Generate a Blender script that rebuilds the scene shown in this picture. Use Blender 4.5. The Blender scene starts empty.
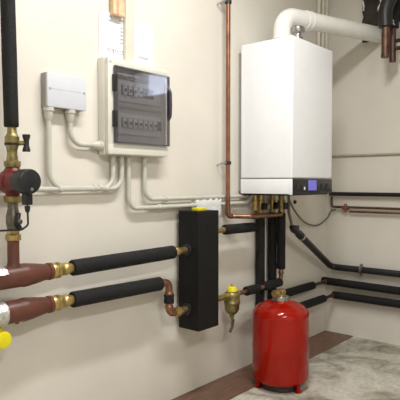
import bpy, bmesh, math, random
from math import sin, cos, pi, radians, atan, sqrt
from mathutils import Vector, Matrix
random.seed(4)
C = bpy.context.scene.collection
# ------------------------------------------------------------------ camera
FPX = 535.0; YAW = radians(40.4); PITCH = atan(18/535.0)
CAM = Vector((-3.52, -1.80, 1.08))
fw = Vector((cos(YAW)*cos(PITCH), sin(YAW)*cos(PITCH), -sin(PITCH)))
rt = Vector((sin(YAW), -cos(YAW), 0)); up = rt.cross(fw)
def _hit(px, py, ax, v):
    d = fw + rt*((px-200)/FPX) - up*((py-200)/FPX)
    return CAM + d*((v-CAM[ax])/d[ax])
def A(px, py, off=0.0): return _hit(px, py, 1, -off)     # point on a plane off metres in front of the left wall (y=0)
def B(px, py, off=0.0): return _hit(px, py, 0, -off)     # same for the right wall (x=0)
def G(px, py, z=0.0): return _hit(px, py, 2, z)
cam = bpy.data.cameras.new('camera'); cam.sensor_width = 36; cam.lens = FPX/400*36; cam.clip_start = .05
co = bpy.data.objects.new('camera', cam); C.objects.link(co)
co.matrix_world = Matrix.Translation(CAM) @ Matrix((rt, up, -fw)).transposed().to_4x4()
bpy.context.scene.camera = co
# ------------------------------------------------------------------ materials
def lin(c): return tuple(((v/255)/12.92 if v/255 <= .04045 else ((v/255+.055)/1.055)**2.4) for v in c)+(1,)
def mat(name, rgb, rough=.5, metal=0., noise=0., nscale=20., bump=0., bscale=60., rgb2=None, coat=0., stretch=None, spec=.5):
    m = bpy.data.materials.new(name); m.use_nodes = True; nt = m.node_tree; b = nt.nodes['Principled BSDF']
    b.inputs['Base Color'].default_value = lin(rgb); b.inputs['Roughness'].default_value = rough
    b.inputs['Metallic'].default_value = metal; b.inputs['Coat Weight'].default_value = coat
    b.inputs['Specular IOR Level'].default_value = spec
    tc = nt.nodes.new('ShaderNodeTexCoord'); src = tc.outputs['Object']
    if stretch:
        mp = nt.nodes.new('ShaderNodeMapping'); mp.inputs['Scale'].default_value = stretch
        nt.links.new(src, mp.inputs['Vector']); src = mp.outputs['Vector']
    n = nt.nodes.new('ShaderNodeTexNoise'); n.inputs['Scale'].default_value = nscale; n.inputs['Detail'].default_value = 6
    nt.links.new(src, n.inputs['Vector'])
    if noise or rgb2:
        r = nt.nodes.new('ShaderNodeValToRGB'); r.color_ramp.elements[0].position = .32; r.color_ramp.elements[1].position = .68
        c2 = rgb2 or tuple(max(0, v*(1-noise)) for v in rgb)
        r.color_ramp.elements[0].color = lin(c2); r.color_ramp.elements[1].color = lin(rgb)
        nt.links.new(n.outputs['Fac'], r.inputs['Fac']); nt.links.new(r.outputs['Color'], b.inputs['Base Color'])
    if bump:
        n2 = nt.nodes.new('ShaderNodeTexNoise'); n2.inputs['Scale'].default_value = bscale; n2.inputs['Detail'].default_value = 4
        nt.links.new(src, n2.inputs['Vector'])
        bp = nt.nodes.new('ShaderNodeBump'); bp.inputs['Strength'].default_value = bump; bp.inputs['Distance'].default_value = .01
        nt.links.new(n2.outputs['Fac'], bp.inputs['Height']); nt.links.new(bp.outputs['Normal'], b.inputs['Normal'])
    return m
def emit(name, rgb, s):
    m = mat(name, rgb, .3); b = m.node_tree.nodes['Principled BSDF']
    b.inputs['Emission Color'].default_value = lin(rgb); b.inputs['Emission Strength'].default_value = s; return m
M = dict(
 plaster = mat('wall_plaster', (222,217,207), .75, noise=.035, nscale=3.2, bump=.12, bscale=9),
 ceil = mat('ceiling_paint', (235,233,226), .8, noise=.02),
 white = mat('boiler_white', (242,244,248), .28, noise=.01, coat=.2),
 flue = mat('flue_white', (242,242,238), .35, noise=.02),
 conduit = mat('conduit_grey', (198,196,186), .45, noise=.05),
 conduit_cream = mat('conduit_cream', (222,216,200), .5, noise=.05),
 wconduit = mat('painted_conduit', (176,168,152), .6, noise=.08),
 boxw = mat('box_grey_white', (206,209,217), .45, noise=.015),
 boxe = mat('enclosure_ivory', (220,218,207), .4, noise=.02),
 boxs = mat('box_shell_grey', (160,155,150), .55, noise=.05),
 foam = mat('black_foam', (26,26,27), .75, spec=.35, noise=.25, nscale=30, bump=.3, bscale=90),
 casing = mat('black_casing', (17,16,16), .7, spec=.3, noise=.12, nscale=8, bump=.08, bscale=60),
 blackp = mat('black_plastic', (30,30,33), .42, noise=.1),
 dial = mat('pump_head_black', (26,28,32), .38, noise=.1),
 pumpred = mat('pump_red', (112,28,34), .4, noise=.2, nscale=25, bump=.15),
 rust = mat('oxide_red_paint', (104,58,44), .42, noise=.22, nscale=14, bump=.12, bscale=40),
 brass = mat('brass', (208,182,120), .34, metal=.85, noise=.25, nscale=40, bump=.05),
 brassd = mat('aged_brass', (170,156,104), .42, metal=.8, noise=.35, nscale=45, bump=.1),
 copper = mat('copper', (168,122,98), .32, metal=.85, noise=.25, nscale=18),
 copperd = mat('dull_copper', (122,92,77), .42, metal=.7, noise=.35, nscale=22),
 brownpipe = mat('brown_pipe', (98,74,66), .45, metal=.5, noise=.25),
 steel = mat('steel', (190,190,190), .28, metal=1., noise=.15),
 valve = mat('nickel_valve', (128,122,112), .38, metal=.9, noise=.3, nscale=40),
 foil = mat('aluminium_foil', (225,225,222), .3, metal=.8, noise=.15, nscale=60, bump=.8, bscale=70),
 yellow = mat('yellow_plastic', (236,222,20), .45, noise=.06),
 red = mat('vessel_red', (156,22,6), .12, noise=.08, nscale=6, coat=.0, spec=.35, bump=.03, bscale=14),
 paper = mat('paper', (240,240,246), .8, noise=.015),
 ink = mat('ink_grey', (178,178,186), .8, noise=.1),
 peach = mat('peach_board', (232,202,160), .7, noise=.12, nscale=40),
 peachd = mat('peach_stripe', (212,158,136), .7, noise=.1, nscale=40),
 inner = mat('inner_panel_grey', (176,176,172), .5, noise=.04),
 breaker = mat('breaker_white', (206,206,204), .45, noise=.05),
 dark = mat('dark_void', (28,26,24), .8, noise=.5, nscale=12, rgb2=(62,55,47), bump=.5, bscale=25),
 cable = mat('grey_cable', (112,106,92), .5, noise=.1),
 panel = mat('control_panel_black', (26,25,29), .25, noise=.1),
 screen = emit('display_blue', (104,102,196), .38),
 lamp = emit('lamp_diffuser', (255,250,238), 3.0),
 fixture = mat('fixture_white', (230,230,228), .4, noise=.02),
 foamw = mat('white_foam', (228,228,226), .8, noise=.06, bump=.3, bscale=20),
 strip = mat('brown_tile', (118,88,70), .45, rgb2=(92,66,52), nscale=5, stretch=(2,14,2), bump=.08),
 frame = mat('window_frame_white', (225,225,222), .4, noise=.02),
)
def floor_mat():
    m = bpy.data.materials.new('concrete_floor'); m.use_nodes = True; nt = m.node_tree; b = nt.nodes['Principled BSDF']
    L = nt.links.new; N = nt.nodes.new
    tc = N('ShaderNodeTexCoord')
    a = N('ShaderNodeTexNoise'); a.inputs['Scale'].default_value = 4.2; a.inputs['Detail'].default_value = 8; a.inputs['Roughness'].default_value = .62; a.inputs['Distortion'].default_value = .7
    c = N('ShaderNodeTexNoise'); c.inputs['Scale'].default_value = 38; c.inputs['Detail'].default_value = 5
    L(tc.outputs['Object'], a.inputs['Vector']); L(tc.outputs['Object'], c.inputs['Vector'])
    r = N('ShaderNodeValToRGB'); e = r.color_ramp.elements
    e[0].position = .34; e[0].color = lin((126,118,104)); e[1].position = .66; e[1].color = lin((212,208,197))
    k = e.new(.46); k.color = lin((172,166,152)); k = e.new(.53); k.color = lin((196,191,178))
    L(a.outputs['Fac'], r.inputs['Fac'])
    r2 = N('ShaderNodeValToRGB'); r2.color_ramp.elements[0].position = .3; r2.color_ramp.elements[0].color = (.62,.62,.62,1); r2.color_ramp.elements[1].position = .6
    L(c.outputs['Fac'], r2.inputs['Fac'])
    mx = N('ShaderNodeMix'); mx.data_type = 'RGBA'; mx.blend_type = 'MULTIPLY'; mx.inputs['Factor'].default_value = .6
    L(r.outputs['Color'], mx.inputs['A']); L(r2.outputs['Color'], mx.inputs['B']); L(mx.outputs['Result'], b.inputs['Base Color'])
    b.inputs['Roughness'].default_value = .5
    bp = N('ShaderNodeBump'); bp.inputs['Strength'].default_value = .35; bp.inputs['Distance'].default_value = .01
    L(a.outputs['Fac'], bp.inputs['Height']); L(bp.outputs['Normal'], b.inputs['Normal']); return m
M['floor'] = floor_mat()
def smoke_mat(name, tint, refl):
    m = bpy.data.materials.new(name); m.use_nodes = True; nt = m.node_tree; nt.nodes.remove(nt.nodes['Principled BSDF'])
    o = nt.nodes['Material Output']; N = nt.nodes.new
    t = N('ShaderNodeBsdfTransparent'); t.inputs['Color'].default_value = tint
    g = N('ShaderNodeBsdfGlossy'); g.inputs['Roughness'].default_value = .04; g.inputs['Color'].default_value = (.97,.96,1,1)
    lw = N('ShaderNodeLayerWeight'); lw.inputs['Blend'].default_value = .5; fr = N('ShaderNodeMapRange'); fr.inputs['From Min'].default_value = .1; fr.inputs['To Min'].default_value = refl; fr.inputs['To Max'].default_value = .6; nt.links.new(lw.outputs['Facing'], fr.inputs['Value'])
    mx = N('ShaderNodeMixShader'); nt.links.new(fr.outputs[0], mx.inputs[0]); nt.links.new(t.outputs[0], mx.inputs[1]); nt.links.new(g.outputs[0], mx.inputs[2])
    nt.links.new(mx.outputs[0], o.inputs['Surface']); return m
M['smoke'] = smoke_mat('smoked_door_plastic', (.72,.72,.75,1), .03)
M['glass'] = smoke_mat('window_glass', (.97,.98,.98,1), .04)
# ------------------------------------------------------------------ mesh helpers
def V(*a): return Vector(a)
def box(bm, lo, hi, bev=0., seg=2):
    lo = Vector(lo); hi = Vector(hi); r = bmesh.ops.create_cube(bm, size=1)
    for v in r['verts']:
        v.co = Vector(((lo[i]+hi[i])/2 + v.co[i]*(hi[i]-lo[i]) for i in range(3)))
    if bev:
        es = set(e for v in r['verts'] for e in v.link_edges)
        bmesh.ops.bevel(bm, geom=list(es), offset=bev, segments=seg, affect='EDGES', profile=.6)
    return bm
def Box(lo, hi, bev=0., seg=2): return box(bmesh.new(), lo, hi, bev, seg)
def frame_of(d):
    d = d.normalized(); a = V(0,0,1) if abs(d.z) < .9 else V(1,0,0)
    s = d.cross(a).normalized(); return s, s.cross(d).normalized()
def lathe(bm, o, d, prof, n=28):
    """prof: list of (distance along d, radius)"""
    o = Vector(o); d = Vector(d).normalized(); s, t = frame_of(d); rings = []
    for h, r in prof:
        if r < 1e-6: rings.append([bm.verts.new(o+d*h)])
        else: rings.append([bm.verts.new(o+d*h+(s*cos(2*pi*i/n)+t*sin(2*pi*i/n))*r) for i in range(n)])
    for a, b in zip(rings, rings[1:]):
        for i in range(n):
            j = (i+1) % n
            if len(a) == 1 and len(b) == 1: continue
            if len(a) == 1: bm.faces.new((a[0], b[i], b[j]))
            elif len(b) == 1: bm.faces.new((a[i], b[0], a[j]))
            else: bm.faces.new((a[i], b[i], b[j], a[j]))
    for R in (rings[0], rings[-1]):
        if len(R) > 1: bm.faces.new(R)
    return bm
def Lathe(o, d, prof, n=28): return lathe(bmesh.new(), o, d, prof, n)
def fillet(pts, rad, k=8):
    pts = [Vector(p) for p in pts]; out = [pts[0]]
    rads = rad if isinstance(rad, (list, tuple)) else [rad]*(len(pts)-2)
    for i in range(1, len(pts)-1):
        p, a, b = pts[i], pts[i-1], pts[i+1]; u = (a-p); w = (b-p)
        ang = u.angle(w); r = rads[i-1]
        if ang > 3.1 or r <= 0: out.append(p); continue
        cut = min(r/math.tan(ang/2), u.length*.49 if i > 1 else u.length*.95, w.length*.49 if i < len(pts)-2 else w.length*.95)
        s = p+u.normalized()*cut; e = p+w.normalized()*cut
        rr = cut*math.tan(ang/2); bis = (u.normalized()+w.normalized()).normalized(); c = p+bis*(rr/sin(ang/2))
        for j in range(k+1):
            f = j/k; v = (s-c).normalized().slerp((e-c).normalized(), f)*rr
            out.append(c+v)
    out.append(pts[-1]); return out
def tube(bm, pts, r, n=18, cap=True, rf=None):
    pts = [Vector(p) for p in pts]; pts = [p for i, p in enumerate(pts) if i == 0 or (p-pts[i-1]).length > 1e-5]
    T = [((pts[min(i+1, len(pts)-1)]-pts[max(i-1, 0)])).normalized() for i in range(len(pts))]
    s, t = frame_of(T[0]); rings = []
    for i, p in enumerate(pts):
        if i: s = (s - T[i]*s.dot(T[i])).normalized()
        t = T[i].cross(s).normalized(); R = rf(i/(len(pts)-1)) if rf else r
        rings.append([bm.verts.new(p+(s*cos(2*pi*k/n)+t*sin(2*pi*k/n))*R) for k in range(n)])
    for a, b in zip(rings, rings[1:]):
        for i in range(n): j = (i+1) % n; bm.faces.new((a[i], b[i], b[j], a[j]))
    if cap: bm.faces.new(rings[0]); bm.faces.new(rings[-1])
    return bm
def Tube(pts, r, fil=0., n=18, k=8, **kw): return tube(bmesh.new(), fillet(pts, fil, k) if fil else pts, r, n, **kw)
def foam(a, b, r, n=24):        # foam sleeve between two points with softened ends
    a = Vector(a); b = Vector(b); L = (b-a).length; m = max(3, int(L/.03))
    prof = [(0, r*.45), (0, r*.9), (.004, r)] + [(L*i/m, r*(1+random.uniform(-.012, .012))) for i in range(1, m)] + [(L-.004, r), (L, r*.9), (L, r*.45)]
    return Lathe(a, b-a, prof, n)
def hexnut(bm, o, d, r, L):
    lathe(bm, o, d, [(0, r*.85), (L*.12, r), (L*.88, r), (L, r*.85)], 6)
    return bm
def ring(bm, o, d, r, L): return lathe(bm, o, d, [(0, r*.9), (L*.15, r), (L*.85, r), (L, r*.9)], 28)
org = {}
def obj(name, bm, m, parent=None, smooth=True, origin=None):
    bmesh.ops.recalc_face_normals(bm, faces=bm.faces)
    if parent is not None: o0 = org[parent.name]
    else:
        if origin is None:
            xs = [v.co for v in bm.verts]
            origin = V((min(p.x for p in xs)+max(p.x for p in xs))/2, (min(p.y for p in xs)+max(p.y for p in xs))/2, min(p.z for p in xs))
        o0 = Vector(origin)
    for v in bm.verts: v.co -= o0
    me = bpy.data.meshes.new(name); bm.to_mesh(me); bm.free(); me.materials.append(M[m] if isinstance(m, str) else m)
    if smooth:
        for p in me.polygons: p.use_smooth = True
        me.set_sharp_from_angle(angle=radians(38))
    o = bpy.data.objects.new(name, me); C.objects.link(o)
    if parent is not None: o.parent = parent
    else: o.location = o0
    org[o.name] = o0; return o
def tag(o, label, cat, group=None):
    o['label'] = label; o['category'] = cat
    if group: o['group'] = group
    return o
def thing(name, loc, label, cat, group=None):
    o = bpy.data.objects.new(name, None); C.objects.link(o); o.location = Vector(loc); o.empty_display_size = .05
    org[o.name] = Vector(loc); return tag(o, label, cat, group)
def struct(name, bm, m, parent=None, smooth=False):
    o = obj(name, bm, m, parent, smooth, origin=(0,0,0) if parent is None else None)
    if parent is None: o['kind'] = 'structure'
    return o
def marks(bm, strokes): # thin raised strokes: boxes (lo, hi)
    for lo, hi in strokes: box(bm, lo, hi)
    return bm
# ------------------------------------------------------------------ room shell
XL, YF, H = -5.2, -4.2, 2.75
struct('floor', Box((XL, YF, -.1), (0, 0, 0)), 'floor')
struct('ceiling', Box((XL, YF, H), (0, 0, H+.1)), 'ceil')
struct('wall_left', Box((XL-.1, 0, -.1), (.3, .12, H+.1)), 'plaster')
struct('wall_front', Box((XL-.1, YF-.12, -.1), (.3, YF, H+.1)), 'plaster')
struct('wall_back', Box((XL-.12, YF, -.1), (XL, 0, H+.1)), 'plaster')
W0, W1, Z0, Z1 = -2.29, -1.745, 1.885, 2.16      # small window in the right wall, beyond the frame
HY0, HY1, HZ0, HZ1 = -.40, -.25, 2.12, 2.6      # recess behind the black insulation
bm = bmesh.new()
box(bm, (0, YF, -.1), (.3, W0, H+.1)); box(bm, (0, W1, -.1), (.3, 0, H+.1)); box(bm, (0, W0, -.1), (.3, W1, Z0)); box(bm, (0, W0, Z1), (.3, W1, H+.1))
struct('wall_right', bm, 'plaster')
w = struct('window_1', Box((.10, W0, Z0), (.14, W1, Z0+.02)), 'frame')
bm = bmesh.new(); box(bm, (.10, W0, Z1-.02), (.14, W1, Z1)); box(bm, (.10, W0, Z0+.02), (.14, W0+.02, Z1-.02)); box(bm, (.10, W1-.02, Z0+.02), (.14, W1, Z1-.02))
struct('window_frame', bm, 'frame', w)
struct('pane', Box((.117, W0+.02, Z0+.02), (.122, W1-.02, Z1-.02)), 'glass', w)
# brown tile strip along the foot of the left wall
bm = bmesh.new(); x = -3.6
while x < -.02:
    x2 = min(x+.61, -.003); box(bm, (x, -.215, 0), (x2-.003, -.001, .006), .0015, 1); x = x2
struct('trim_1', bm, 'strip')
# ------------------------------------------------------------------ expansion vessel
vx, vy = -1.105, -.305; R = .149
t = thing('expansion_vessel', (vx, vy, 0), 'glossy red expansion vessel tank standing on the floor below the boiler', 'tank')
zb, zt = .020, .432
prof = [(zb, 0), (zb, .09), (zb+.012, .125), (zb+.035, .148), (zb+.06, R), (.2, R), (.215, R+.0012), (.225, R+.0012), (.24, R), (zt-.055, R), (zt-.035, R*.985), (zt-.018, R*.92), (zt-.002, R*.80), (zt+.014, R*.58), (zt+.024, R*.33), (zt+.028, R*.2), (zt+.028, 0)]
obj('tank', Lathe((vx, vy, 0), (0,0,1), prof, 56), 'red', t)
obj('base_ring', Lathe((vx, vy, 0), (0,0,1), [(.004, .098), (.0, .104), (.006, .108), (.02, .104), (.04, .10), (.04, .08)], 40), 'blackp', t)
for k in range(3):
    a = radians(-100+120*k); c = V(vx+cos(a)*.122, vy+sin(a)*.122, 0)
    obj('foot', Lathe(c, (0,0,1), [(.0, .020), (.004, .022), (.010, .012), (.05, .012)], 12), 'red', t)
obj('collar', ring(bmesh.new(), (vx, vy, zt+.022), (0,0,1), .043, .026), 'steel', t)
bm = Lathe((vx, vy, zt+.046), (0,0,1), [(0, .024), (.008, .026), (.010, .020), (.036, .020), (.038,.012)], 20)
hexnut(bm, (vx-.064, vy, zt+.066), (1,0,0), .021, .034); lathe(bm, (vx-.022, vy, zt+.066), (1,0,0), [(0, .018), (.044, .018), (.046,.01)], 20)
obj('fitting', bm, 'brass', t)
# ------------------------------------------------------------------ boiler
bx0, bx1, byf, bz0, bz1 = -1.090, -.640, -.360, 1.012, 1.838
t = thing('gas_boiler', (bx0, -.03, bz0), 'large white wall-mounted boiler with a small blue display below', 'boiler')
obj('casing', Box((bx0, byf, 1.100), (bx1, -.03, bz1), .008, 3), 'white', t)
obj('lower_casing', Box((bx0+.001, byf+.012, bz0+.004), (bx1-.001, -.03, 1.0965), .003, 2), 'white', t)
obj('side_apron', Box((bx0, byf, bz0), (bx0+.008, byf+.02, 1.0965), .003, 2), 'white', t)
obj('mounting_rail', Box((bx0+.02, -.03, 1.03), (bx1-.02, -.001, 1.8)), 'boxs', t)
obj('underside', Box((bx0+.012, byf+.02, bz0-.004), (bx1-.012, -.04, bz0+.006)), 'casing', t)
p = obj('control_panel', Box((bx0+.009, byf-.004, bz0+.002), (bx1-.004, byf+.012, 1.096), .004, 2), 'panel', t)
obj('screen', Box((-.925, byf-.0065, bz0+.022), (-.835, byf-.003, bz0+.078), .001, 1), 'screen', p)
for x in (-1.04, -.99, -.77, -.71): obj('button', Box((x-.012, byf-.007, bz0+.03), (x+.012, byf-.003, bz0+.06), .002, 1), 'blackp', p)
obj('indicator', Box((-.972, byf-.007, bz0+.026), (-.962, byf-.003, bz0+.042)), 'paper', p)
c = A(297, 36, .325); c = V(-.985, -.325, bz1)
bm = Lathe(c, (0,0,1), [(-.002, .03), (.012, .03), (.014, .022), (.034, .022), (.036, .036), (.043, .038), (.064, .038), (.07, .03), (.07, 0)], 26)
obj('flue_test_port', bm, 'steel', t)
# ------------------------------------------------------------------ flue
f0 = V(-.868, -.16, bz1)
ft = V(-.868, -.16, 2.028); fe = B(379, 38, -.06); fe = V(.06, -.385, 2.055)
t = thing('flue_pipe', (f0.x, f0.y, bz1), 'fat white plastic flue pipe bending from the boiler top to the wall', 'pipe')
obj('flue_tube', Tube([f0+V(0,0,.0), ft, V(-.002, fe.y, fe.z)], .051, .085, 28, 12), 'flue', t)
dd = (fe-ft).normalized()
for q in (.175, .21): obj('flue_socket', ring(bmesh.new(), ft+dd*q, dd, .0565, .022), 'flue', t)
obj('flue_socket', ring(bmesh.new(), f0+V(0,0,.0), (0,0,1), .058, .03), 'flue', t)
obj('flue_socket', ring(bmesh.new(), f0+V(0,0,.052), (0,0,1), .056, .016), 'flue', t)
# ------------------------------------------------------------------ wiring: junction box, distribution board
JD = .045; jl, jr, jt, jb = A(47.2,71,JD).x, A(86.5,78,JD).x, A(47,71.2,JD).z, A(46.5,106,JD).z
t = thing('junction_box', (jl, 0, jb), 'grey-white rectangular junction box left of the fuse cabinet', 'electrical box')
obj('box_body', Box((jl, -JD*.72, jb), (jr, -.001, jt), .004), 'boxs', t)
obj('cover', Box((jl, -JD, jb), (jr, -JD*.70, jt), .004), 'boxw', t)
zm = jt-(jt-jb)*.47
obj('seam', Box((jl+.006, -JD-.0004, zm-.0006), (jr-.006, -JD+.001, zm+.0006)), 'ink', t)
for x in (jl+.012, jr-.012): obj('screw', Lathe((x, -JD+.001, zm), (0,-1,0), [(0,.005),(.002,.005),(.003,.003),(.003,0)], 12), 'ink', t)
D = .065; l, r_ = -2.069, -1.711; zt_, zb_ = 1.600, 1.197
t = thing('distribution_board', (l, 0, zb_), 'ivory fuse cabinet with a smoked grey transparent door', 'fuse box')
bm = bmesh.new(); e = .018
box(bm, (l-.003, -.042, zb_-.003), (r_+.003, -.001, zt_+.003), .006)
obj('back_box', bm, 'boxe', t)
# front frame: four bars around the door opening
dl, dr, dtop, dbot = l+.040, r_-.006, 1.567, 1.245
fr = bmesh.new()
box(fr, (l, -D, dtop), (r_, -.038, zt_), .007); box(fr, (l, -D, zb_), (r_, -.038, dbot), .007)
box(fr, (l, -D, dbot-.01), (dl, -.038, dtop+.01), .005); box(fr, (dr, -D+.012, dbot-.01), (r_, -.038, dtop+.01), .003)
obj('front_frame', fr, 'boxe', t)
obj('inner_panel', Box((dl, -.046, dbot), (dr, -.0425, dtop)), 'inner', t)
ztr = [(dtop-.092), (dtop-.232)]
wi = dr-dl
for k, zz in enumerate(ztr):
    obj('cover_strip', Box((dl+.03, -.050, zz-.048), (dr-.03, -.0455, zz+.042), .002), 'breaker', t)
    obj('breaker_slot', Box((dl+.045, -.0512, zz-.020), (dl+.045+wi*(.62 if k == 0 else .78), -.0495, zz+.022)), 'blackp', t)
    n = 4 if k == 0 else 7
    for i in range(n):
        x = dl+.052+i*.030 if k == 0 else dl+.05+i*.0305
        br = obj('circuit_breaker', Box((x, -.058, zz-.020), (x+.022, -.0505, zz+.020), .002), 'breaker', t)
        obj('toggle', Box((x+.005, -.062, zz-.006), (x+.017, -.0575, zz+.006), .001, 1), 'blackp', br)
obj('din_band', Box((dl+.012, -.050, (ztr[0]+ztr[1])/2-.006), (dr-.012, -.0455, (ztr[0]+ztr[1])/2+.004)), 'boxs', t)
dn = -D-.002
do = obj('door', Box((dl-.012, dn-.012, dbot+.001), (dr+.004, dn-.009, dtop-.001), .001, 1), 'smoke', t)
rim = bmesh.new()
box(rim, (dl-.012, dn-.011, dtop-.010), (dr+.004, dn+.0, dtop+.0), .002); box(rim, (dl-.012, dn-.011, dbot), (dr+.004, dn, dbot+.007), .002)
box(rim, (dl-.013, dn-.011, dbot), (dl+.004, dn, dtop), .002); box(rim, (dr-.004, dn-.011, dbot), (dr+.005, dn, dtop), .002)
obj('door_rim', rim, mat('smoked_rim', (84,82,92), .3, noise=.05), do)
for z in (1.495, 1.345): obj('hinge', Box((dl-.020, dn-.016, z-.035), (dl-.003, dn+.002, z+.035), .004), 'blackp', do)
hb = bmesh.new(); hz0, hz1 = 1.365, 1.515
tube(hb, fillet([V(dr-.001, dn-.004, hz1), V(dr+.001, dn-.016, hz1-.02), V(dr+.001, dn-.018, (hz0+hz1)/2), V(dr+.001, dn-.016, hz0+.02), V(dr-.001, dn-.004, hz0)], .03), .0085, 12)
obj('door_handle', hb, mat('handle_dark', (52,50,62), .35), do)
obj('screw', Lathe((l+.014, -D+.001, zt_-.018), (0,-1,0), [(0,.005),(.002,.005),(.003,0)], 12), 'ink', t)
# conduits on the left wall
def clip(bm, p, d, r):    # small saddle clip around a conduit
    return ring(bm, Vector(p)-Vector(d).normalized()*.008, d, r+.004, .016)
def conduit(name, pts, r, fil, label, clips=(), mt='conduit', cat='conduit', gland=None, group=None):
    t = thing(name, pts[0], label, cat, group)
    obj('tube', Tube(pts, r, fil, 16, 10), mt, t)
    for p, d in clips: obj('clip', clip(bmesh.new(), p, d, r), mt, t)
    if gland:
        for p, d in gland: obj('gland', Lathe(p, d, [(0, r+.011), (.014, r+.011), (.016, r+.008), (.034, r+.006), (.05, r+.001)], 16), mt, t)
    return t
cr = .0105; co_ = .024
p = [A(48.5,107.6,co_), A(49.5,189,co_), A(113.5,187.5,co_), A(113,156,co_)]
p[0].z = jb; p[3].z = zb_-.006; p[1].x = p[0].x; p[2].x = p[3].x; p[2].z = p[1].z = (p[1].z+p[2].z)/2
conduit('conduit', p, cr, [.07,.055], 'grey conduit looping from the left gland of the junction box up to the fuse cabinet', [(V(p[1].x+.22, -co_, p[1].z), (1,0,0)), (V(p[2].x-.07, -co_, p[1].z), (1,0,0))], gland=[(p[0]-V(0,0,.0005), (0,0,-1))])
p = [A(70,110,co_), A(71,147,co_), A(101,149.5,co_)]; p[0].z = jb; p[1].x = p[0].x; p[2].z = p[1].z; p[2].x = l-.0035; p[1].z = p[2].z = 1.232
conduit('conduit', p, cr, .055, 'short grey conduit from the right gland of the junction box into the cabinet side', [], gland=[(p[0]-V(0,0,.0005), (0,0,-1)), (p[2]-V(.0005,0,0), (-1,0,0))])
p = [A(-40,199,co_), A(122.5,193.5,co_), A(121.5,156,co_)]; p[2].z = zb_-.006; p[1].x = p[2].x; p[0].z = p[1].z = 1.052
conduit('conduit', p, cr, .055, 'long grey conduit running level behind the pump, turning up into the cabinet', [(V(-2.28, -co_, p[1].z), (1,0,0)), (V(-2.05, -co_, p[1].z), (1,0,0))])
p = [A(128.5,156,co_), A(128.5,214,co_), A(243,210,co_), A(252,196,.05)]; p[0].z = zb_-.006; p[1].x = p[0].x; p[1].z = p[2].z = .962; p[3] = V(-1.00, -.05, bz0-.004); p[2].x = -1.03; p[2].y = -.03
conduit('conduit', p, cr, [.05,.05], 'grey conduit from the cabinet underside to the boiler, lower of the two level runs', [(V(p[0].x+.19, -co_-.001, .962), (1,0,0)), (V(p[0].x+.42, -co_-.002, .962), (1,0,0))])
p = [A(144.5,156,co_), A(144.5,202,co_), A(246,200,co_)]; p[0].z = zb_-.006; p[1].x = p[0].x; p[1].z = p[2].z = 1.0; p[2].x = -1.02
conduit('conduit', p, cr, .055, 'rightmost conduit below the cabinet, its level run just above its neighbour', [(V(p[0].x+.14, -co_, 1.0), (1,0,0)), (V(p[0].x+.42, -co_, 1.0), (1,0,0))])
# trunking, cardboard coloured box and papers above the cabinet
tx0, tx1 = A(125.5,30,.02).x, A(134,30,.02).x
obj_ = obj('cable_trunking', Box((tx0, -.022, zt_+.004), (tx1, -.0065, 2.74), .002), 'conduit_cream'); tag(obj_, 'vertical cream cable trunking rising from the fuse cabinet between two papers', 'cable duct')
px0, px1 = A(113.5,8,.03).x, A(125,8,.03).x; pz = A(112,12,.03).z
t = thing('insulation_offcut', (px0, 0, pz), 'peach and red striped strip on the wall left of the cream trunking', 'panel')
obj('board', Box((px0, -.03, pz-.006), (px1, -.0065, 2.5), .002), 'peach', t)
obj('stripe', Box((px0+.018, -.0312, pz-.004), (px0+.030, -.0295, 2.5)), 'peachd', t)
obj('stripe', Box((px0, -.0312, pz-.007), (px1, -.0295, pz-.002)), 'peachd', t)
def paper(px_a, px_b, ya, label, ink):
    x0, x1 = A(px_a, 30).x, A(px_b, 30).x; z1 = A(px_a, ya).z; z0 = z1-.25
    t = thing('paper_sheet', (x0, 0, z0), label, 'paper', None)
    sh = bmesh.new(); n = 10; top = []; 
    for j in range(2):
        for i in range(n+1):
            for k in range(n+1):
                x = x0+(x1-x0)*i/n; z = z0+(z1-z0)*k/n; y = -.002-.0018*abs(sin(i*.5))*abs(cos(k*.3)) - (.0008 if j else 0)
                top.append(sh.verts.new((x, y, z)))
    q = lambda j, i, k: top[j*(n+1)**2+i*(n+1)+k]
    for j in range(2):
        for i in range(n):
            for k in range(n): sh.faces.new((q(j,i,k), q(j,i+1,k), q(j,i+1,k+1), q(j,i,k+1)))
    for i in range(n):
        sh.faces.new((q(0,i,0), q(0,i+1,0), q(1,i+1,0), q(1,i,0))); sh.faces.new((q(0,i,n), q(0,i+1,n), q(1,i+1,n), q(1,i,n)))
        sh.faces.new((q(0,0,i), q(0,0,i+1), q(1,0,i+1), q(1,0,i))); sh.faces.new((q(0,n,i), q(0,n,i+1), q(1,n,i+1), q(1,n,i)))
    obj('sheet', sh, 'paper', t)
    for (u0, v0, u1, v1) in ink:
        b = bmesh.new(); box(b, (x0+(x1-x0)*u0, -.0056, z1-(z1-z0)*v1), (x0+(x1-x0)*u1, -.0046, z1-(z1-z0)*v0))
        obj('printed_mark', b, 'ink', t, smooth=False)
ink1 = [(.2,.06,.42,.066),(.42,.06,.44,.09),(.2,.1,.3,.106),(.28,.13,.45,.138),(.74,.075,.95,.095)] + [(.78,.2+.065*i,.88,.218+.065*i) for i in range(5)] + [(.3+.09*i,.62,.35+.09*i,.635) for i in range(7)] + [(.3,.66,.92,.666),(.3,.60,.92,.604),(.3,.6,.31,.75),(.52,.6,.53,.75),(.91,.6,.92,.75)]
paper(98.6, 125, 9.5, 'printed white sheet on the wall left of the cream trunking above the cabinet', ink1)
ink2 = [(.2+.11*i,.62,.27+.11*i,.645) for i in range(5)]+[(.1,.60,.8,.604),(.86,.64,.90,.655)] + [(.15,.12+.05*i,.6,.124+.05*i) for i in range(5)]
paper(134, 152, 21, 'blank-looking white sheet on the wall right of the cream trunking', ink2)
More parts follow.
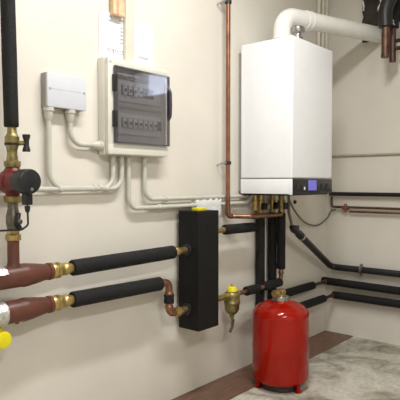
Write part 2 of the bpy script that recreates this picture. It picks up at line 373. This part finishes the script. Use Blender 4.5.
# cream conduits behind the boiler by the corner
for px, lb in ((319.5, 'cream vertical conduit behind the flue pipe, farthest left of three'), (323.5, 'middle one of three cream vertical conduits behind the flue pipe'), (327.0, 'cream vertical conduit closest to the room corner')):
    x = A(px, 30, .02).x
    o = obj('vertical_conduit', Tube([V(min(x,-.02), -.0145, 1.0), V(min(x,-.02), -.0145, 2.74)], .0125, 0, 14), 'conduit_cream'); tag(o, lb, 'conduit')
# ------------------------------------------------------------------ copper riser
cx = A(227.3,100,.045).x; cz = .894
t = thing('copper_pipe', (cx, -.045, cz), 'bare copper pipe dropping left of the boiler and turning level under it', 'pipe')
xz = A(281,214.5,.14).x
obj('tube', Tube([V(cx, -.05, 2.74), V(cx, -.05, cz), V(cx+.035, -.055, cz), V(cx+.085, -.14, cz), V(xz, -.14, cz-.004)], .0125, .025, 16, 8), 'copper', t)
obj('elbow', Tube([V(cx, -.05, cz+.045), V(cx, -.05, cz), V(cx+.032, -.0545, cz)], .0145, .025, 16, 8), 'copper', t)
obj('tee', Tube([V(cx+.10, -.14, cz), V(cx+.15, -.14, cz-.001)], .0155), 'copper', t)
obj('end_elbow', Tube([V(xz-.02, -.14, cz-.004), V(xz+.002, -.14, cz-.003), V(xz+.002, -.14, bz0-.005)], .0118, .02, 14), 'brassd', t)
for z in (A(227,2,.045).z, A(227,163,.045).z):
    c = obj('pipe_clamp', Lathe((cx, -.05, z-.009), (0,0,1), [(0,.014),(0,.018),(.018,.018),(.018,.014)], 20), 'blackp', t)
    cb = bmesh.new(); box(cb, (cx-.034, -.055, z-.003), (cx+.022, -.045, z+.005), .001); tube(cb, [V(cx-.030,-.045,z), V(cx-.034,-.001,z-.012)], .004, 8); tube(cb, [V(cx,-.035,z), V(cx,-.001,z)], .004, 8)
    obj('clamp_bracket', cb, 'steel', c)
# ------------------------------------------------------------------ left pipework: riser, pump, manifolds
O = .09
def sx(px, py): return A(px, py, O).x
ax = sx(12.4, 170)
pt = A(7.6, -2, O); pb = A(11.4, 127, O)
t = thing('insulated_pipe', (pb.x, -O, pb.z), 'thick black insulated vertical pipe above the red pump', 'pipe')
top = pb+(pt-pb)*1.0; top = V(pt.x, -O, pt.z)+(pt-pb).normalized()*.55
obj('insulation', foam(pb, top, .0252), 'foam', t)
obj('pipe', Tube([pb-V(0,0,.004)+(pb-pt).normalized()*.004, pb+(pt-pb)*.1], .014), 'copper', t)
z_ = lambda py: A(12, py, O).z
# upper valve
t = thing('ball_valve', (ax, -O, z_(167)), 'brass valve with a small black tap handle above the red pump', 'valve')
bm = Lathe((ax, -O, z_(167)), (0,0,1), [(0,.02),(0,.027),(.008,.0285),(.020,.0285),(.022,.020),(.045,.0175),(.060,.018),(.070,.0215),(.080,.0245),(.105,.0245),(.110,.020),(.118,.0165),(.138,.0155)], 12)
obj('valve_body', bm, 'brassd', t)
obj('grip_ring', Lathe((ax, -O, z_(145.5)), (0,0,1), [(0,.022),(.001,.0258),(.009,.0258),(.01,.022)], 24), 'blackp', t)
hd = V(sin(radians(50)), -cos(radians(50)), 0)
hd = V(.75,-.66,0).normalized(); hz = z_(143)
h = obj('stem', Lathe((ax, -O, hz), hd, [(.02,.009),(.045,.008),(.05,.008)], 12), 'brassd', t)
hp = V(ax, -O, hz)+hd*.048
obj('handle', Tube([hp+V(0,0,.030), hp+V(0,0,.022), hp+V(0,0,.010), hp-V(0,0,.010), hp-V(0,0,.022), hp-V(0,0,.030)], .009, 0, 12, rf=lambda f: .0135 if f < .25 or f > .75 else .0095), 'blackp', h)
# pump
pz = z_(181.5)
t = thing('circulation_pump', (ax, -O, z_(203)), 'dark red circulation pump with a round black motor head', 'pump')
bm = Lathe((ax, -O, z_(197.5)), (0,0,1), [(0,.018),(.004,.024),(.012,.024),(.018,.03),(.03,.038),(.06,.041),(.085,.036),(.1,.026),(.108,.022),(.118,.022)], 32)
lathe(bm, (ax-.004, -O+.035, pz), (0,-1,0), [(0,.03),(.006,.040),(.055,.041),(.062,.038),(.085,.035)], 32)
box(bm, (ax-.052, -O-.012, pz-.025), (ax-.02, -O+.02, pz+.025), .006)
obj('housing', bm, 'pumpred', t)
obj('motor_head', Lathe((ax, -O-.046, pz), (0,-1,0), [(0,.034),(.002,.0385),(.022,.0385),(.024,.0425),(.062,.0425),(.067,.0405),(.069,.037),(.069,0)], 48), 'dial', t)
obj('selector_button', Lathe((ax+.003, -O-.1145, pz-.026), (0,-1,0), [(0,.0055),(.003,.0055),(.004,0)], 14), 'steel', t)
zf = z_(203)
obj('union_nut', hexnut(bmesh.new(), (ax, -O, zf), (0,0,1), .030, .026), 'brassd', t)
gl = A(27.3,196,O+.085)
bm = Box((gl.x-.014, gl.y-.012, A(27,205,O+.085).z), (gl.x+.014, gl.y+.014, pz-.035), .004)
obj('cable_plug', bm, 'blackp', t)
g1 = A(27.3,209,O+.085)
cab = [V(gl.x, gl.y, A(27,206,O+.085).z+.004), V(gl.x+.002, gl.y, A(28,225,O+.085).z), V(gl.x-.02, gl.y, A(28,229,O+.085).z), V(ax+.0, -O-.045, z_(229)), V(ax-.26, -O-.03, z_(228))]
bm = tube(bmesh.new(), fillet(cab, .015, 6), .0035, 10); lathe(bm, (gl.x, gl.y, A(27,206,O+.085).z), (0,0,-1), [(0,.010),(.012,.009),(.022,.006)], 12)
obj('power_cable', bm, 'blackp', t)
# lower valve
t = thing('ball_valve', (ax, -O, z_(241)), 'grey metal shut-off valve with a black lever below the red pump', 'valve')
zz0, zz1 = z_(241), z_(203)
obj('valve_body', Lathe((ax, -O, z_(231)), (0,0,1), [(0,.017),(.01,.021),(.03,.024),(.05,.024),(.068,.02),(.08,.018),(zz1-z_(231)-.001,.018)], 12), 'valve', t)
obj('union_nut', hexnut(bmesh.new(), (ax, -O, zz0), (0,0,1), .0265, z_(234)-zz0), 'brass', t)
obj('union_neck', Lathe((ax, -O, z_(234)-.001), (0,0,1), [(0,.02),(.004,.022),(.016,.020)], 20), 'brass', t)
hz = z_(221)
h = obj('handle', Tube([V(ax+.004, -O-.03, hz+.028), V(ax-.002, -O-.034, hz+.008), V(ax-.004, -O-.034, hz-.006), V(ax+.010, -O-.032, hz-.030)], .0085, .01, 12), 'blackp', t)
obj('handle_screw', Lathe((ax+.002, -O-.02, hz-.001), (0,-1,0), [(0,.009),(.024,.009),(.026,.006),(.026,0)], 14), 'valve', h)
# manifolds
zu, zl = .748, .6245
def manifold(z, lab, tape, pipe_r0=.05):
    x0 = -2.95; t = thing('manifold_pipe', (-2.6, -O, z-.055), lab, 'pipe')
    xa, xb, xc, xd = sx(27, 275 if z > .7 else 309), sx(34,275), sx(47,272), sx(50.5,272)
    prof = [(0, .038), (.002,.040), (xa-x0-.03,.040), (xa-x0-.018,.0425), (xa-x0-.004,.0418), (xb-x0,.0375), (xc-x0-.01,.030), (xc-x0,.028), (xc-x0+.002,.032), (xd-x0,.032), (xd-x0+.001,.027)]
    obj('manifold_body', Lathe((x0, -O, z), (1,0,0), prof, 40), 'rust', t)
    xe, xf = sx(62.5,270), sx(71.5,268)
    bm = Lathe((xd, -O, z), (1,0,0), [(0,.024),(.0,.029),(.004,.031),(.012,.031),(.015,.027),(.022,.027),(.025,.031),(.034,.031),(.038,.027),(xe-xd-.004,.025),(xe-xd,.020)], 12)
    obj('threaded_coupling', bm, 'brass', t)
    bm = bmesh.new(); lathe(bm, (xe-.002, -O, z), (1,0,0), [(0,.018),(.002,.021),(.01,.0245),(.018,.0245),(.022,.020),(xf-xe+.004,.0185)], 24)
    obj('compression_nut', bm, 'brass', t); return t, xf
t, xU = manifold(zu, 'upper oxide-red manifold pipe meeting the pump riser, with brass coupling', True)
obj('riser', Lathe((ax, -O, zu+.03), (0,0,1), [(0,.024),(.012,.0225),(.02,.0205),(z_(241)-zu-.0305,.0205)], 24), 'rust', t)
x9 = sx(4,270)
bm = Lathe((x9-.16, -O, zu), (1,0,0), [(0,.0405),(.001,.0425),(.045,.0435),(.10,.0428),(.155,.0435),(.158,.0405)], 32)
bmesh.ops.delete(bm, geom=[v for v in bm.verts if v.co.z < zu+.012], context='VERTS')
obj('foil_tape', bm, 'foil', t)
t, xL = manifold(zl, 'lower oxide-red manifold pipe with a yellow-handled valve at its left end', True)
x9 = sx(4.5,316)
obj('foil_tape', Lathe((x9-.14, -O, zl), (1,0,0), [(0,.0405),(.001,.042),(.05,.0435),(.09,.042),(.135,.0435),(.138,.0405)], 32), 'foil', t)
xq = sx(17, 325)
obj('vent_plug', Lathe((xq, -O-.0, zl-.038), (0,0,-1), [(-.01,.008),(.006,.008),(.008,.005)], 10), 'rust', t)
c = A(3.5,340,O+.02)
t = thing('drain_cock', (c.x, c.y, c.z-.03), 'bright yellow round knob below the lower manifold pipe at the frame edge', 'valve')
obj('knob', Lathe((c.x-.002, c.y+.018, c.z), (0,-1,0), [(0,.024),(.003,.0305),(.02,.0305),(.026,.028),(.028,.022),(.028,0)], 28), 'yellow', t)
obj('stem', Tube([V(c.x-.002, c.y+.017, c.z), V(c.x-.012, -O+.008, c.z+.01), V(c.x-.014, -O+.008, zl-.045)], .008, .01, 12), 'brassd', t)
t = obj('valve_collar', Lathe((c.x-.014, -O, zl-.058), (0,0,1), [(0,.013),(0,.016),(.012,.016),(.012,.013)], 16), 'yellow', t)
# ------------------------------------------------------------------ hydraulic separator
sxl, sxr, syf, syb, sz0, sz1 = -1.602, -1.448, -.160, -.028, .366, .941
t = thing('hydraulic_separator', (sxl, syb, sz0), 'tall black foam-cased box between the pipes in the middle of the wall', 'pipe fitting')
obj('casing', Box((sxl, syf, sz0), (sxr, syb, sz1), .006, 3), 'casing', t)
obj('casing_seam', Box((sxl-.001, -.096, sz0+.01), (sxl+.004, -.093, sz1-.01)), 'foam', t)
obj('embossed_plate', Box((sxl+.05, syf-.0012, sz1-.085), (sxr-.03, syf+.002, sz1-.06), .001, 1), 'casing', t)
obj('bracket', Box((sxl+.03, syb-.002, sz1-.2), (sxr-.03, -.001, sz1-.1)), 'steel', t)
zpU, zpL = A(187,250,O).z, A(187,309,O).z
obj('yellow_cap', Box((sxl+.045, -.118, sz1-.001), (sxr-.045, -.075, sz1+.013), .004), 'yellow', t)
for z in (zpU, zpL): obj('port_collar', Lathe((sxl+.002, -O, z), (-1,0,0), [(0,.029),(.006,.030),(.014,.028),(.016,.018)], 24), 'blackp', t)
# white crumpled foam pad behind the separator
bm = bmesh.new(); n = 12; x0, x1 = -1.475, -1.272; vv = []
for j in range(2):
    for i in range(n+1):
        for k in range(7):
            x = x0+(x1-x0)*i/n; zt2 = .987+.006*sin(i*2.1)+.004*cos(i*3.7); zb2 = .90+.012*sin(i*1.7) if i > 8 else .90
            z = zb2+(zt2-zb2)*k/6; y = -.001 if j == 0 else -.035-.0018*sin(i*1.9+k)-.0018*cos(k*2.3+i)
            if j == 1 and (i in (0,n) or k in (0,6)): y = -.030
            vv.append(bm.verts.new((x, y if j == 0 else y-.006, z)))
q = lambda j,i,k: vv[j*(n+1)*7+i*7+k]
for j in range(2):
    for i in range(n):
        for k in range(6): bm.faces.new((q(j,i,k), q(j,i+1,k), q(j,i+1,k+1), q(j,i,k+1)))
for i in range(n):
    for k in (0,6): bm.faces.new((q(0,i,k), q(0,i+1,k), q(1,i+1,k), q(1,i,k)))
for k in range(6):
    for i in (0,n): bm.faces.new((q(0,i,k), q(0,i,k+1), q(1,i,k+1), q(1,i,k)))
tag(obj('foam_patch', bm, 'foamw'), 'rough white foam lump on the wall behind the top of the black separator', 'foam')
# insulated pipes manifold -> separator
xe = sx(173, 253)
t = thing('insulated_pipe', (xU, -O, zu-.033), 'upper of two thick black insulated pipes running right from the manifolds', 'pipe', None)
obj('insulation', foam((xU+.001, -O, zu), (xe, -O, zpU), .0312, 28), 'foam', t)
bm = Lathe((xe-.002, -O, zpU), (1,0,0), [(0,.016),(.004,.018),(.010,.022),(.022,.024),(.030,.024),(.034,.018),(sxl-.016-xe+.001,.016)], 12)
obj('brass_union', bm, 'brass', t)
xe = sx(160, 283); zq = A(163,283,O).z
t = thing('insulated_pipe', (xL, -O, zl-.033), 'lower of two thick black insulated pipes, ending in a copper double bend', 'pipe', None)
obj('insulation', foam((xL+.001, -O, zl), (xe, -O, zq), .0312, 28), 'foam', t)
xv = sx(169, 297)
obj('copper_bend', Tube([V(xe-.002, -O, zq), V(xv, -O, zq), V(xv, -O, zpL), V(sx(177,309), -O, zpL)], .0172, .03, 20, 8), 'copper', t)
zc = A(169,292,O).z
for a_, d_ in ((V(xv,-O,zc-.014), (0,0,1)), (V(xv,-O,A(169,307,O).z-.006), (0,0,1)), (V(xe+.004,-O,zq), (1,0,0))): obj('solder_socket', ring(bmesh.new(), a_, d_, .0205, .014), 'copper', t)
obj('rubber_sleeve', Lathe((xv, -O, A(169,303,O).z), (0,0,1), [(0,.018),(0,.0235),(.01,.0245),(.024,.0225),(.036,.0245),(.041,.0235),(.041,.018)], 20), 'foam', t)
x1_ = sx(176.5,309)
obj('brass_union', Lathe((x1_-.01, -O, zpL), (1,0,0), [(0,.018),(.004,.024),(.022,.0255),(.026,.020),(sxl-.016-x1_+.011,.017)], 12), 'brass', t)
# right upper port -> black stub
z0 = A(222,230,O).z; xa = sx(224.5,229.5); xb = sx(258.5,227)
t = thing('insulated_pipe', (sxr, -O, z0-.03), 'short black insulated pipe from the separator top towards the boiler pipes', 'pipe')
obj('brass_nipple', Lathe((sxr+.001, -O, z0), (1,0,0), [(0,.016),(.004,.0195),(.016,.0205),(.02,.017),(xa-sxr+.01,.0145)], 12), 'brass', t)
obj('insulation', foam((xa, -O, z0), (xb-.052, -O, z0-.003), .027), 'foam', t)
# ------------------------------------------------------------------ dirt separator
mx_ = A(232,300,O).x; mz = A(232,295,O).z
t = thing('dirt_separator', (mx_, -O, mz-.12), 'brass dirt separator with a yellow cap between black box and red tank', 'valve')
obj('brass_body', Lathe((mx_, -O, mz-.105), (0,0,1), [(0,.012),(.006,.024),(.02,.035),(.03,.039),(.06,.041),(.064,.044),(.07,.044),(.074,.041),(.10,.041),(.112,.042),(.120,.037),(.126,.028),(.126,0)], 28), 'brassd', t)
obj('port', Lathe((sxr+.001, -O, mz), (1,0,0), [(0,.014),(.003,.017),(.02,.0185),(.024,.016),(mx_-sxr,.016)], 16), 'brass', t)
c_ = obj('yellow_cap', Lathe((mx_, -O, mz+.020), (0,0,1), [(0,.027),(.002,.0295),(.018,.027),(.026,.019),(.028,0)], 24), 'yellow', t)
obj('air_screw', Lathe((mx_, -O, mz+.047), (0,0,1), [(0,.006),(.008,.006),(.012,.0035),(.012,0)], 12), 'brass', c_)
d_ = obj('drain_valve', Lathe((mx_, -O, mz-.155), (0,0,1), [(0,.008),(.002,.011),(.014,.011),(.016,.008),(.03,.0085),(.035,.012),(.051,.012)], 14), 'brassd', t)
obj('drain_lever', Tube([V(mx_, -O-.014, mz-.128), V(mx_-.018, -O-.02, mz-.15), V(mx_-.044, -O-.02, mz-.188)], .0045, .01, 10, rf=lambda f: .0038+.003*f), 'blackp', d_)
obj('hose_tail', Tube([V(mx_, -O, mz-.152), V(mx_+.002, -O, mz-.175)], .006), 'valve', d_)
xr0 = sx(246,292); xr1 = sx(258,289); xr2 = sx(263,288)
zr = mz+.0
# run from dirt separator to the front boiler pipe
R1, R2, R3 = .027, .027, .027
PA_ = A(260.3,230,.10); PB_ = A(272.5,230,.10); PC_ = A(281.5,230,.10)
OC = .10; x3 = A(281.2,240,OC).x; x2 = A(272.3,240,OC).x; x1 = A(260.6,240,OC).x
t = thing('insulated_pipe', (x3, -O, mz-.03), 'black insulated pipe dropping from the boiler and bending left to the dirt separator', 'pipe')
ze = A(281,269,OC).z
obj('insulation', foam((x3, -OC, ze), (x3, -OC, .895), .0255), 'foam', t)
obj('copper_bend', Tube([V(mx_+.034, -O, mz), V(x3, -OC, mz+.004), V(x3, -OC, ze+.004)], .0125, .035, 18), 'copper', t)
obj('solder_socket', ring(bmesh.new(), (x3, -OC, ze-.03), (0,0,1), .017, .02), 'copper', t); obj('solder_socket', ring(bmesh.new(), (xr1+.004, -O, mz), (1,0,0), .0165, .02), 'copper', t)
obj('brass_nut', hexnut(bmesh.new(), (mx_+.033, -O, mz), (1,0,0), .021, .018), 'brass', t)
obj('insulation', foam((xr0, -O, mz), (xr1, -O, mz), .026), 'foam', t)
obj('insulation', foam((xr2, -O-.002, mz+.001), (x3-.01, -OC, mz+.004), .026), 'foam', t)
# other two boiler pipes, turning to the corner and along the right wall
ZF = .895       # top end of the foam sleeves below the boiler valves
def run(px, pz_a, pz_b, lab, pa, pb_, OV, OA, OB):
    xv = A(px, 240, OV).x
    ya, za = B(345, pz_a, OB).y, B(345, pz_a, OB).z; yb, zb_ = B(400, pz_b, OB).y, B(400, pz_b, OB).z
    s_ = (zb_-za)/(yb-ya); z = za+s_*(-OA-ya); zf = z+s_*(-2.2+OA)*.5
    t = thing('insulated_pipe', (xv, -OV, z-.03), lab, 'pipe')
    path = [V(xv, -OV, bz0-.1), V(xv, -OV, z)] + ([V(xv+.06, -OV, z), V(xv+.14, -OA, z)] if OA != OV else []) + [V(-OB, -OA, z), V(-OB, -2.2, zf)]
    obj('pipe', Tube(path, .0115, .02, 16), 'copperd', t)
    obj('insulation', foam((xv, -OV, z-.02), (xv, -OV, ZF), .0275), 'foam', t)
    xe = A(pa, 285, OA).x
    obj('insulation', foam((xv+(.17 if OA != OV else .03), -OA, z), (xe, -OA, z), .0265), 'foam', t)
    ye = B(pb_, 285, OB).y
    obj('insulation', foam((-OB, ye, z+(zf-z)*(-OA-ye)/(2.2-OA)), (-OB, -2.2, zf), .0265), 'foam', t)
    obj('solder_socket', ring(bmesh.new(), (-OB-.04, -OA, z), (1,0,0), .0155, .016), 'copper', t)
run(272.3, 283.6, 291.6, 'upper black insulated pipe turning the corner onto the right wall, from the middle boiler pipe', 313, 322.5, .035, .035, .05)
run(260.3, 296.3, 303.8, 'lowest black insulated pipe turning the corner onto the right wall behind the red tank', 324, 333, .035, .09, .05)
# valves under the boiler
def bvalve(x, lab, style, OC=.10):
    t = thing('service_valve', (x, -OC, .896), lab, 'valve')
    bm = Lathe((x, -OC, .896), (0,0,1), [(0,.0125),(.002,.0205),(.020,.0205),(.022,.016),(.045,.016),(.047,.0235),(.075,.0235),(.078,.016),(.095,.018),(bz0-.005-.896,.018)], 12)
    obj('valve_body', bm, 'brass' if style != 2 else 'brassd', t)
    if style: obj('handle', Box((x-.022, -OC-.040, .918), (x+.018, -OC-.018, .958), .005), 'blackp', t)
    else: obj('handle', Tube([V(x-.012, -OC-.022, .96), V(x+.016, -OC-.022, .985)], .005, 0, 10), 'blackp', t)
bvalve(A(260.3,240,.035).x, 'brass valve under the boiler on the leftmost black pipe', 1, .035)
bvalve(A(272.3,240,.035).x, 'brass valve under the boiler on the middle black pipe', 1, .035)
bvalve(x3, 'dull brass valve under the boiler on the rightmost black pipe', 2)
xg = A(255,205,.06).x
t = thing('gas_valve', (xg, -.06, .90), 'brass cock on the far left under the boiler beside the grey conduit', 'valve')
obj('valve_body', Lathe((xg, -.06, .918), (0,0,1), [(0,.010),(.001,.018),(.02,.018),(.022,.013),(.035,.014),(.037,.019),(.055,.019),(.057,.012),(bz0-.005-.918,.012)], 12), 'brass', t)
xp = A(266.6,240,.055).x
o = obj('condensate_pipe', Tube([V(xp, -.04, bz0-.005), V(xp, -.04, .32)], .009, 0, 12), 'conduit'); tag(o, 'thin pale pipe visible between the left and middle black boiler pipes', 'pipe')
# ------------------------------------------------------------------ slanted drain pipe to the right wall
zc = (B(363,270.4,.045).z+B(400,273.9,.045).z)/2
s0 = V(-.70, -.14, bz0-.006); s1 = A(289,217,.14); s2 = A(291.5,226.5,.14); e1 = V(-.045, B(329,267,.045).y-.015, zc); e1.y = min(e1.y, -.05)
t = thing('drain_pipe', (e1.x, e1.y, zc-.02), 'black pipe slanting down from the boiler to the corner, then level along the right wall', 'pipe')
k1 = s2; dv = (e1-k1)
obj('hose', Tube([V(s1.x-.005, -.14, bz0-.006), V(s1.x-.003, -.14, s1.z+.03), k1+dv*.02], .0085, .05, 12), 'cable', t)
bm = tube(bmesh.new(), [k1, k1+dv*.05, k1+dv*.11, k1+dv*.17, k1+dv*.20], .015, 16, rf=lambda f: [.014,.026,.019,.026,.022][int(round(f*4))])
box(bm, k1+dv*.09+V(-.015,-.015,.002), k1+dv*.09+V(.02,.01,.032), .004)
obj('coupling', bm, 'blackp', t)
obj('hose_ring', ring(bmesh.new(), k1+dv*.215, dv, .027, .014), 'steel', t)
obj('pipe', Tube([k1+dv*.2, e1, V(-.045, -2.2, zc)], .0225, .04, 18), 'blackp', t)
yc = B(361.5,270,.045).y
cl = obj('pipe_clamp', Lathe((-.045, yc-.009, zc), (0,1,0), [(0,.0225),(0,.0265),(.018,.0265),(.018,.0225)], 24), 'steel', t)
bm = bmesh.new(); box(bm, (-.053, yc-.008, zc+.02), (-.037, yc+.008, zc+.042), .002); box(bm, (-.053, yc-.008, zc-.042), (-.037, yc+.008, zc-.02), .002); tube(bm, [V(-.026,yc,zc), V(-.001,yc,zc)], .005, 8)
obj('clamp_screw', bm, 'steel', cl)
# thin cable loop under the boiler
pts = [A(287.5,196,.10), A(292,206,.08), A(300,218,.05), A(308,224,.03), A(316,225.5,.02), A(322,223,.02), B(328,217,.03), B(331,211,.03), B(336,209.5,.022)]
pts[0].z = bz0-.006
def smooth_path(P_, k=6):
    P_ = [Vector(p) for p in P_]; out = []
    for i in range(len(P_)-1):
        a, b, c, d = P_[max(i-1,0)], P_[i], P_[i+1], P_[min(i+2,len(P_)-1)]
        for j in range(k):
            s = j/k; out.append(.5*((2*b)+(c-a)*s+(2*a-5*b+4*c-d)*s*s+(3*b-a-3*c+d)*s**3))
    return out+[P_[-1]]
o = obj('cable', Tube(smooth_path(pts), .0055, 0, 10), 'cable'); tag(o, 'thin grey cable hanging in a loop under the boiler display', 'cable')
o = obj('wall_plug', Lathe(A(294.3,202,.0)+V(0,-.001,0), (.0,-1,0), [(0,.012),(.010,.012),(.013,.008),(.013,0)], 12), 'blackp'); tag(o, 'tiny black plug in the wall just below the boiler display', 'plug')
# pipes along the right wall
zz = (B(340,194.4,.035).z+B(400,194.4,.035).z)/2
o = obj('insulated_pipe', Tube([V(-.035,-.04,zz), V(-.035,-2.2,zz)], .0135, 0, 16), 'foam'); tag(o, 'thin black pipe running level along the right wall at boiler underside height', 'pipe')
zz = 1.263
o = obj('conduit', Tube([V(-.0085,-.02,zz), V(-.0085,-2.2,zz+.004)], .0075, 0, 12), 'wconduit'); tag(o, 'slim grey-brown conduit crossing the bare right wall beside the boiler', 'conduit')
z8, z12 = B(380,208.3,.03).z, B(380,212.3,.03).z
yv = -.055
t = thing('copper_pipe', (-.03, yv, z8), 'thin brown copper pipe on the right wall with a red fitting near the corner', 'pipe')
obj('tube', Tube([V(-.03, yv, .98), V(-.03, yv, z8), V(-.03, -2.2, z8-.002)], .0085, .02, 14), 'copperd', t)
yf = B(345.5,209,.03).y
bm = bmesh.new(); lathe(bm, (-.03, yf-.025, z8-.004), (0,1,0), [(0,.01),(.004,.015),(.016,.015),(.02,.011),(.03,.011),(.034,.015),(.046,.015),(.05,.01)], 10); lathe(bm, (-.03, yf, z8-.035), (0,0,1), [(0,.008),(.004,.013),(.02,.012),(.05,.012),(.06,.007)], 10)
obj('fitting', bm, mat('fitting_red', (138,84,72), .4, metal=.5), t)
for y_ in (yf+.012, -1.2): obj('wall_hook', Tube([V(-.03,y_,z8), V(-.001,y_,z8)], .004, 0, 8), 'steel', t)
o = obj('copper_pipe', Tube([V(-.03,yf-.03,z8-.03), V(-.03,-2.2,z8-.028)], .007, 0, 12), 'copper'); tag(o, 'lowest thin copper pipe just under the brown one on the right wall', 'pipe')
# ------------------------------------------------------------------ top right: recess panel, black bend, copper drop
c0 = B(362.5,24,.035); c1 = B(386,26,.035)
bm = bmesh.new(); ys = [c0.y, c1.y-.12]; zs = B(372,25.5,.035).z
prof = []; n = 14
import itertools
loop = []
for i in range(n+1): loop.append((c0.y+.006*sin(i*2.3), zs+.0+(2.60-zs)*i/n))
for i in range(n+1): loop.append((ys[1]+.01*sin(i*1.9), 2.60-(2.60-zs)*i/n))
a_ = [bm.verts.new((-.001, y, z)) for y, z in loop]; b_ = [bm.verts.new((-.035, y, z)) for y, z in loop]
bm.faces.new(a_); bm.faces.new(b_)
for i in range(len(loop)): j = (i+1) % len(loop); bm.faces.new((a_[i], a_[j], b_[j], b_[i]))
t = thing('insulation_board', (-.001, c0.y, zs), 'ragged black insulation panel on the right wall at the top edge', 'panel')
obj('board', bm, 'dark', t)
q1 = [B(363.0,2,.037), B(364,6,.037), B(363.6,11,.037)]; q2 = [B(381,0,.037), B(381,4,.037), B(378.5,8,.037), B(378.6,11,.037)]
obj('foil_scrap', Tube(q1, .006, 0, 8), 'foil', t); obj('foil_scrap', Tube(q2, .009, 0, 8), 'foil', t)
o = obj('wall_gap_block', Box((-.02, B(369,38).y-.0, B(366,42).z-.004), (-.001, B(363.5,38).y, B(366,38.5).z), .003), 'dark'); tag(o, 'dark block standing in for a small gap in the wall under the end of the flue pipe', 'hole')  # solid block on the wall; its dark colour stands in for the hole's shade
k = .22
p0 = B(385.3,57,k); p1 = B(385.3,27,k)
t = thing('insulated_pipe', (p0.x, p0.y, p0.z), 'copper pipe dropping from a thick black insulated bend at the upper right', 'pipe')
obj('pipe', Tube([p0, V(p0.x,p0.y,p1.z+.03)], .024, 0, 20), 'copperd', t)
obj('end_cap', ring(bmesh.new(), p0-V(0,0,.004), (0,0,1), .0265, .02), 'copperd', t)
b1 = V(p0.x, p0.y, p1.z); b2 = B(386.5,10,k); b3 = B(392,-4,k); b4 = B(405,-14,k)
obj('insulation', Tube(smooth_path([b1, V(b1.x,b1.y,b2.z), b3, b4, b4+V(0,-.15,.03)],8), .043, 0, 24), 'blackp', t)
k = .12
p0 = B(392.6,62,k); p1 = B(393.5,29,k)
t = thing('insulated_pipe', (p0.x, p0.y, p0.z), 'dark brown pipe and black sleeve beside the upper right copper drop', 'pipe')
obj('pipe', Tube([p0, V(p0.x,p0.y,p1.z+.03)], .020, 0, 18), 'brownpipe', t)
b1 = V(p0.x, p0.y, p1.z+.006); b2 = B(395,12,k); b3 = B(400,-2,k); b4 = B(410,-16,k)
i_ = obj('insulation', Tube(smooth_path([b1, V(b1.x,b1.y,b2.z), b3, b4],8), .036, 0, 24), 'foam', t)
tc = bpy.data.curves.new('r', 'FONT'); tc.body = 'R'; tc.size = .05; tc.extrude = .0008
tob = bpy.data.objects.new('r', tc); C.objects.link(tob); bpy.context.view_layer.update()
me = bpy.data.meshes.new_from_object(tob); bpy.data.objects.remove(tob)
nd = (V(CAM.x, CAM.y, b1.z)-b1).normalized(); sd = V(0,0,1).cross(nd)
bm = bmesh.new(); bm.from_mesh(me)
for v in bm.verts: v.co = b1+nd*(.0365+v.co.z)+sd*(v.co.x-.018)+V(0,0,1)*(v.co.y+.01)
obj('lettering', bm, 'boxw', i_, smooth=False)
for py, lb in ((41.5,'upper of two short dark copper branches running right at the upper right edge'), (49,'lower of two short dark copper branches running right at the upper right edge')):
    a = B(392.6, py, .12); a.x = p0.x; a.y = p0.y-.0215
    o = obj('copper_branch', Tube([a, V(a.x, -1.4, a.z)], .0125, 0, 14), 'copperd' if py > 45 else 'brownpipe'); tag(o, lb, 'pipe')
# ------------------------------------------------------------------ lights
def fixture(x, y, lx, ly, power, lab):
    t = thing('ceiling_light', (x, y, H), lab, 'ceiling light')
    obj('housing', Box((x-lx/2, y-ly/2, H-.05), (x+lx/2, y+ly/2, H-.001), .006), 'fixture', t)
    obj('diffuser', Box((x-lx/2+.02, y-ly/2+.02, H-.065), (x+lx/2-.02, y+ly/2-.02, H-.049), .004), 'lamp', t)
    L = bpy.data.lights.new('tube_light', 'AREA'); L.shape = 'RECTANGLE'; L.size = lx-.04; L.size_y = ly-.04; L.energy = power; L.color = (1.0, .99, .965)
    o = bpy.data.objects.new('tube_light', L); C.objects.link(o); o.location = (x, y, H-.07)
fixture(-2.1, -.95, 1.2, .18, 38, 'long ceiling light above the pump side of the room')
fixture(-3.3, -2.9, 1.2, .18, 57, 'long ceiling light behind the viewpoint')
w = bpy.data.worlds.new('sky'); bpy.context.scene.world = w; w.use_nodes = True
bg = w.node_tree.nodes['Background']; bg.inputs['Color'].default_value = (.80, .86, 1, 1); bg.inputs['Strength'].default_value = 4
# ------------------------------------------------------------------ view
vs = bpy.context.scene.view_settings; vs.view_transform = 'Standard'; vs.look = 'None'; vs.gamma = 1; vs.use_curve_mapping = False; vs.exposure = .07
